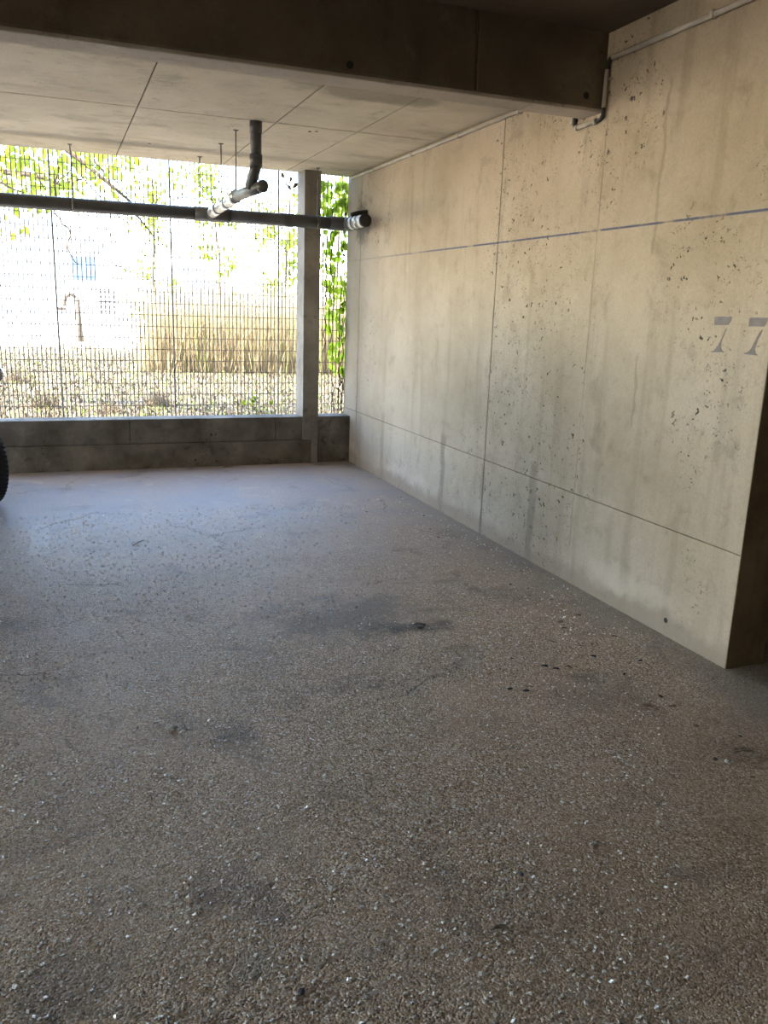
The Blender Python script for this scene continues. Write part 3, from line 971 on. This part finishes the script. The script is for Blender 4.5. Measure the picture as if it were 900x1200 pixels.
TB([(-1.7, 10.6, GZ - 0.05), (-1.65, 10.6, 1.6), (-1.75, 10.5, 2.6), (-1.6, 10.4, 3.6)], .11, .06, 10, 'trunk')
TB([(-1.75, 10.5, 2.5), (-1.0, 10.0, 2.75), (-.3, 9.4, 2.62), (.15, 9.1, 2.52), (.32, 9.0, 2.56)], .05, .008)
TB([(-1.7, 10.4, 3.0), (-.8, 9.8, 3.2), (.2, 9.2, 2.85), (.75, 9.0, 2.4), (1.05, 9.0, 1.95)], .045, .004)
TB([(-1.65, 10.4, 3.3), (-.6, 9.6, 3.5), (.3, 9.2, 3.0), (.6, 9.0, 2.55)], .04, .005)
TB([(-1.0, 10.0, 2.75), (-.7, 9.3, 2.5), (-.4, 9.0, 2.46), (-.2, 9.0, 2.40)], .02, .006)
vine = [on(a, b, 1, 9.0) for a, b in ((70, 182), (66, 215), (65, 250), (70, 263), (80, 268), (81, 285), (84, 302), (92, 310))]
TB(vine, .010, .006, 6, 'branch', 2)
vine = [on(a, b, 1, 9.0) for a, b in ((128, 190), (131, 230), (131, 268), (128, 303), (135, 313), (150, 319))]
TB(vine, .006, .005, 6, 'branch', 2)
vine = [on(a, b, 1, 9.0) for a, b in ((38, 200), (52, 220), (66, 216), (80, 205), (85, 190))]
TB(vine, .007, .005, 6, 'branch', 2)
vine = [on(a, b, 1, 9.0) for a, b in ((88, 195), (104, 218), (124, 238), (150, 262), (180, 262), (205, 290))]
TB(vine, .007, .004, 6, 'branch', 2)
vine = [on(a, b, 1, 9.0) for a, b in ((108, 190), (132, 210), (155, 235), (172, 245))]
TB(vine, .006, .004, 6, 'branch', 2)
cnt = 0
while cnt < 300:
    px, py = rnd.uniform(-30, 175), rnd.uniform(160, 300)
    lim = 285 - 0.5 * max(px, 0) - (0 if px < 40 else 10)
    if px > 120:
        lim = 225
    if py > lim or (py > 245 and rnd.random() < .6):
        continue
    p = on(px, py, 1, rnd.uniform(8.6, 9.6))
    inst('leaf', leaf_me, tree, p - o1, (rnd.uniform(.9, 2.2) + math.pi * (rnd.random() < .6), rnd.uniform(-.6, .6), rnd.uniform(-1.2, 1.2)), rnd.uniform(.05, .10))
    cnt += 1
pts = []
for k in range(1100):
    p = Vector((rnd.uniform(-2.9, 0.8), rnd.uniform(9.0, 11.6), rnd.uniform(2.45, 4.3))) - o1
    pts.append(p)
for k in range(260):
    px = rnd.uniform(-20, 165)
    p = on(px, rnd.uniform(165, 235 if px < 120 else 205), 1, rnd.uniform(9.6, 11.0)) - o1
    pts.append(p)
leaves_stuff(pts, .10, M['leaf'], 'foliage', tree)

# ---- garden litter, tufts, reeds


def blades(n, area, h0, h1, w, mat, name, label, cat, lean=0.5, kind='stuff', seed=1, z0=GZ):
    r = random.Random(seed)
    m = MB()
    for _ in range(n):
        x, y = area(r)
        h = r.uniform(h0, h1)
        a = r.uniform(0, 6.28)
        l = r.uniform(0, lean) * h
        dx, dy = math.cos(a) * l, math.sin(a) * l
        b = r.uniform(0, 3.14)
        wx, wy = math.cos(b) * w * r.uniform(.6, 1.4), math.sin(b) * w * r.uniform(.6, 1.4)
        m.add([(x - wx, y - wy, z0 - .01), (x + wx, y + wy, z0 - .01), (x + dx * .35 + wx * .8, y + dy * .35 + wy * .8, z0 + h * .6), (x + dx * .35 - wx * .8, y + dy * .35 - wy * .8, z0 + h * .6), (x + dx, y + dy, z0 + h)],
              [(0, 1, 2, 3), (3, 2, 4)])
    return tag(m.build(name, mat), label, cat, kind=kind)


def reed_area(r):
    while True:
        x, y = r.uniform(1.1, 8.2), r.uniform(14.3, 17.8)
        # front edge runs from the drive to the wall side
        if y > 15.1 - 0.25 * (x - 1.1) + r.uniform(0, .25) and x > 1.25 + 0.25 * (y - 15):
            return x, y


blades(13000, reed_area, 0.5, 1.75, .0065, M['reed'], 'dry_reeds', 'dense stand of tall straw coloured dry reeds behind the fence', 'reeds', .75, seed=3)
blades(900, reed_area, 0.5, 1.5, .008, M['shoot'], 'green_shoots', 'fresh green shoots growing up among the dry reeds', 'grass', .35, seed=4)
blades(26000, lambda r: (r.uniform(-3, 6), 9.0 + 11 * r.random() ** 1.3), .015, .07, .007, M['litter'], 'dry_grass', 'short dry straw coloured grass and leaf litter on the ground', 'grass', 1.6, seed=5)
blades(4000, lambda r: (r.uniform(-4, 7), 9.0 + 12 * r.random() ** 1.2), .02, .07, .008, M['shoot'], 'new_grass', 'sparse new green grass among the dry litter', 'grass', .9, seed=6)
blades(700, lambda r: (r.uniform(-6, 8), r.uniform(20.9, 21.7)), .05, .22, .02, M['reed'], 'verge_grass', 'ragged dry grass along the edge of the pale drive', 'grass', .8, seed=9)


def twig_clump(px, py, w, h, label, seed):
    r = random.Random(seed)
    p = on(px, py, 2, GZ)
    t = tag(empty('twig_clump', p), label, 'shrub', 'dead twig clumps in the garden')
    for _ in range(3):
        m = MB()
        for k in range(45):
            a, l = r.uniform(0, 6.28), r.uniform(.4, 1) * w
            bx, by = r.gauss(0, w * .45), r.gauss(0, w * .3)
            hh = h * r.uniform(.3, 1.1) * max(.25, 1 - abs(bx) / w)
            ll = r.uniform(.05, .35) * w
            q = [Vector((bx + math.cos(a) * ll * s + r.uniform(-.02, .02), by + math.sin(a) * ll * s + r.uniform(-.02, .02), hh * s)) for s in (0, .35, .7, 1)]
            m.tube(q, [.005, .004, .003, .002], 4, False)
        tag(m.build('twigs', M['twig'], t), kind='stuff')


twig_clump(52, 478, .28, .22, 'dead twig clump close to the bent post side of the fence', 11)
twig_clump(186, 476, .26, .22, 'dead twig clump in front of the dry reeds', 12)
twig_clump(128, 484, .22, .14, 'low dead twig clump between the two larger ones', 13)
twig_clump(18, 448, .30, .22, 'dead twig clump lying nearer the pale drive', 14)

# saplings with thin new leaves behind the reeds


def sapling(x, y, h, w, n, label, seed, size=.09):
    r = random.Random(seed)
    t = tag(empty('sapling', (x, y, GZ)), label, 'tree', 'saplings behind the reeds')
    MB().tube([(0, 0, -.05), (r.uniform(-.1, .1), 0, h * .5), (r.uniform(-.2, .2), 0, h)], [.035, .025, .008], 7).build('trunk', M['bark'], t, True)
    tips = []
    for k in range(12):
        z = h * r.uniform(.2, .9)
        a = r.uniform(0, 6.28)
        e = Vector((math.cos(a) * w * r.uniform(.5, 1), math.sin(a) * w * .6, z + r.uniform(.2, .6)))
        s = Vector((0, 0, z))
        MB().tube([s, s.lerp(e, .5) + Vector((0, 0, .1)), e], [.012, .008, .003], 5).build('branch', M['bark'], t, True)
        tips.append((s, e))
    pts = []
    for k in range(n):
        s, e = r.choice(tips)
        pts.append(s.lerp(e, r.uniform(.3, 1.1)) + Vector((r.gauss(0, .13), r.gauss(0, .13), r.gauss(0, .13))))
    leaves_stuff(pts, size, M['leaf'], 'foliage', t)


sapling(2.1, 19.2, 3.6, .62, 420, 'thin young tree with sparse new leaves at the end of the reeds', 21, .13)
sapling(3.5, 19.8, 4.2, .66, 520, 'taller sapling with bright new leaves in front of the pale shed', 22, .13)
sapling(4.9, 19.2, 3.9, .66, 600, 'bushy sapling with new leaves behind the middle of the reeds', 23, .13)
sapling(6.3, 19.6, 4.2, .66, 640, 'bushy sapling with new leaves seen beside the concrete column', 24, .13)
sapling(7.7, 19.2, 4.0, .66, 500, 'sapling with new leaves seen through the ivy gap', 25, .13)

# bent post beside the drive
bp = tag(empty('bent_post', on(94, 401, 2, GZ)), 'rusty brown post with a hooked arm beside the drive', 'post')
MB().tube([(0.03, 0, -.05), (0, 0, .6), (-.035, 0, 1.22)], [.085, .075, .07], 8).build('upright', M['post'], bp, True)
MB().tube(arc([(-.06, 0, 1.20), (-.16, 0, 1.34), (-.34, 0, 1.22), (-.36, 0, .98)], .10, 5), .052, 8).build('hook', M['post'], bp, True)
MB().box(-.56, -.32, -.04, .04, .86, .95).build('arm', M['post'], bp, bevel=0.01)

# white buildings beyond the drive


def house(x, y, w, d, h, rh, label, wins):
    t = tag(empty('house', (x, y, GZ)), label, 'building')
    MB().box(-w / 2, w / 2, 0, d, 0, h).build('walls', M['white'], t)
    m = MB()
    m.prism([(-w / 2 - .3, h - .05), (w / 2 + .3, h - .05), (0, h + rh)], 1, -.3, d + .3)
    m.build('roof', M['roof'], t)
    for (a, b, c, e) in wins:
        f = MB().box(a - .08, b + .08, -.06, .02, c - .08, e + .08).build('window_frame', M['white'], t)
        MB().box(a, b, -.075, -.03, c, e).build('pane', M['bluewin'], f)
        MB().box((a + b) / 2 - .03, (a + b) / 2 + .03, -.09, -.03, c, e).build('mullion', M['white'], f)
    return t


house(6.6, 44, 4.2, 6, 1.9, 1.15, 'white shed with a pale gabled roof beyond the reeds', [(-1.6, -.9, .8, 1.5)])
hw_ = house(-3.0, 52, 11.5, 8, 4.3, 2.2, 'large white house with a blue window beyond the drive', [(4.15, 5.35, 2.2, 3.5), (-4.5, -3.2, 1.2, 2.6), (-1.5, -.2, 1.2, 2.6)])
# slatted vent box near the drive
vb = tag(empty('slatted_bin', on(127, 372, 1, 30)), 'small white slatted box standing on the drive', 'box')
vb.location.z = GZ + 0.01
MB().box(-.35, .35, 0, .5, 0, 1.55).build('case', M['white'], vb, bevel=.02)
for k in range(5):
    MB().box(-.30, .30, -.03, .01, .75 + k * .16, .82 + k * .16).build('slat', M['steel'], vb)

# ================================================================== LOOSE THINGS ON THE FLOOR
# stone chips of the aggregate that catch the light
r2 = random.Random(31)
m = MB()
n = 0
while n < 17000:
    y = 0.95 + 5.0 * r2.random() ** 1.5
    x = r2.uniform(-0.9, min(XW - .05, 0.35 + y * 0.75))
    if r2.random() > 0.35 + 0.65 * max(0, 1 - abs(x - 0.1) / 1.6):
        continue
    s = .0018 + .0050 * r2.random() ** 1.8 * (1.25 if y > 3 else 1)
    a = r2.uniform(0, 6.28)
    c, q = math.cos(a) * s, math.sin(a) * s
    k1 = r2.uniform(.5, .9)
    h = s * r2.uniform(.25, .6)
    tx, ty = r2.gauss(0, .30), r2.gauss(0, .36)
    q4 = [(c, q), (-q * k1, c * k1), (-c, -q), (q * k1, -c * k1)]
    m.add([(x + a1, y + b1, -.0004) for a1, b1 in q4] + [(x + a1 * .8, y + b1 * .8, max(.0002, h + a1 * tx + b1 * ty)) for a1, b1 in q4],
          [(4, 5, 6, 7), (0, 1, 5, 4), (1, 2, 6, 5), (2, 3, 7, 6), (3, 0, 4, 7)])
    n += 1
tag(m.build('aggregate_chips', M['chip'], fl), kind='stuff')

# pebbles, leaf scraps and twigs
peb = []
for k in range(4):
    bm = bmesh.new()
    bmesh.ops.create_icosphere(bm, subdivisions=2, radius=1)
    for v in bm.verts:
        v.co *= 1 + rnd.uniform(-.18, .18)
        v.co.z *= .6
    me = bpy.data.meshes.new('pebble')
    bm.to_mesh(me)
    bm.free()
    peb.append(me)
peb[0].materials.append(plain('pale_pebble', (0.38, 0.35, 0.30), .7))
peb[1].materials.append(plain('dark_pebble', (0.035, 0.036, 0.045), .6))
peb[2].materials.append(plain('brown_pebble', (0.16, 0.11, 0.06), .7))
peb[3].materials.append(peb[0].materials[0])


def pebble(px, py, s, k, label, group=None):
    p = on(px, py, 2, 0)
    o = inst('pebble', peb[k], None, (p.x, p.y, s * .55), (0, 0, rnd.uniform(0, 6)), s)
    return tag(o, label, 'pebble', group)


pebble(853, 894, .011, 0, 'pale pebble beside the pine twig near the opening')
pebble(838, 891, .008, 1, 'small dark pebble next to a pale one near the opening')
pebble(353, 1164, .009, 1, 'round dark pebble alone on the brown floor')
pebble(611, 1026, .007, 1, 'dark bluish pebble alone on the brown floor')
pebble(502, 964, .008, 2, 'brown seed shaped pebble alone in the middle of the floor')
pebble(735, 896, .008, 0, 'pale crumb of stone in front of the wall end')
pebble(705, 800, .013, 0, 'flat pale stone chip away from the wall')
pebble(203, 855, .014, 3, 'flat pale stone set among bright chips')
pebble(693, 990, .006, 0, 'small white crumb on the brown floor')
pebble(235, 1066, .007, 3, 'grey pebble beside a pale scuffed patch on the brown floor')

scrap = MB().add([(-.5, -.3, 0), (.1, -.45, .12), (.55, 0, .05), (.2, .4, .2), (-.35, .35, .06), (0, 0, .16)], [(0, 1, 5), (1, 2, 5), (2, 3, 5), (3, 4, 5), (4, 0, 5)])
me_s = scrap.mesh('leaf_scrap', M['deadleaf'])
sol = [me_s, scrap.mesh('leaf_scrap', M['hole'])]


def scrapo(px, py, s, k=0, label=None, group='leaf scraps near the wall'):
    label = label or ('small brown scrap of dead leaf on the floor near the wall', 'small blackened scrap of dead leaf on the floor near the wall')[k]
    p = on(px, py, 2, 0)
    o = inst('leaf_scrap', sol[k], None, (p.x, p.y, .0005), (rnd.uniform(-.05, .05), 0, rnd.uniform(0, 6)), s)
    o.scale = (s, s * rnd.uniform(.5, 1), s)
    tag(o, label, 'leaf', group)


for px, py in ((658, 730), (662, 735), (680, 756), (693, 757), (645, 750), (722, 748), (695, 770), (598, 808), (616, 809), (640, 782), (650, 786), (666, 783), (772, 831), (787, 829), (758, 828), (817, 851),
               (775, 817), (866, 864), (648, 701), (749, 776), (676, 720), (570, 655), (505, 622), (515, 630), (598, 686), (620, 690), (730, 792), (880, 912), (497, 606), (470, 582)):
    scrapo(px + rnd.uniform(-2, 2), py + rnd.uniform(-2, 2), rnd.uniform(.020, .036), rnd.choice((0, 1, 1)))
scrapo(492, 733, .07, 1, 'dark torn leaf lying on the oily patch', 'single leaves on the floor')
scrapo(600, 772, .02, 1, 'dark crumb between the oily patch and the wall', 'single leaves on the floor')
for px, py in ((265, 547), (288, 609), (196, 610), (430, 600), (445, 880)):
    scrapo(px, py, .03, 0, 'small brown leaf scrap on the smooth floor near the parapet' if py < 700 else 'lone leaf scrap on the rough floor in the open bay', 'leaf scraps by the parapet' if py < 700 else None)


def twig(px, py, L, ang, label, n=1, bend=.2, r=.0016):
    p = on(px, py, 2, 0)
    t = tag(empty('twig', (p.x, p.y, 0), ang), label, 'twig')
    for k in range(n):
        a = rnd.uniform(-.25, .25) if k else 0
        l = L * (1 if k == 0 else rnd.uniform(.4, .9))
        q = []
        for i in range(7):
            s = i / 6
            q.append((l * (s - .5) * math.cos(a), l * (s - .5) * math.sin(a) + bend * l * math.sin(s * math.pi) + rnd.uniform(-.05, .05) * l * .3, r + .002 + .003 * k + .004 * math.sin(s * 3.14)))
        MB().tube(q, [r, r, r, r, r, r * .8, r * .4], 5).build('stalk' if n == 1 else 'needle', M['twig'], t, True)


twig(588, 1093, .055, -.5, 'curled brown twig with frayed ends on the brown floor', 4, .15, .002)
twig(745, 1113, .045, 1.0, 'single thin curved dry stalk on the brown floor', 1, .2, .0013)
twig(872, 884, .13, -.35, 'bundle of dry pine needles near the wall opening', 7, .06, .0012)
twig(163, 637, .13, .9, 'thin dark stalk on the smooth floor near the painted mark', 1, .05, .003)
twig(268, 548, .10, .1, 'short dry stalk lying at the foot of the parapet', 1, .05, .003)
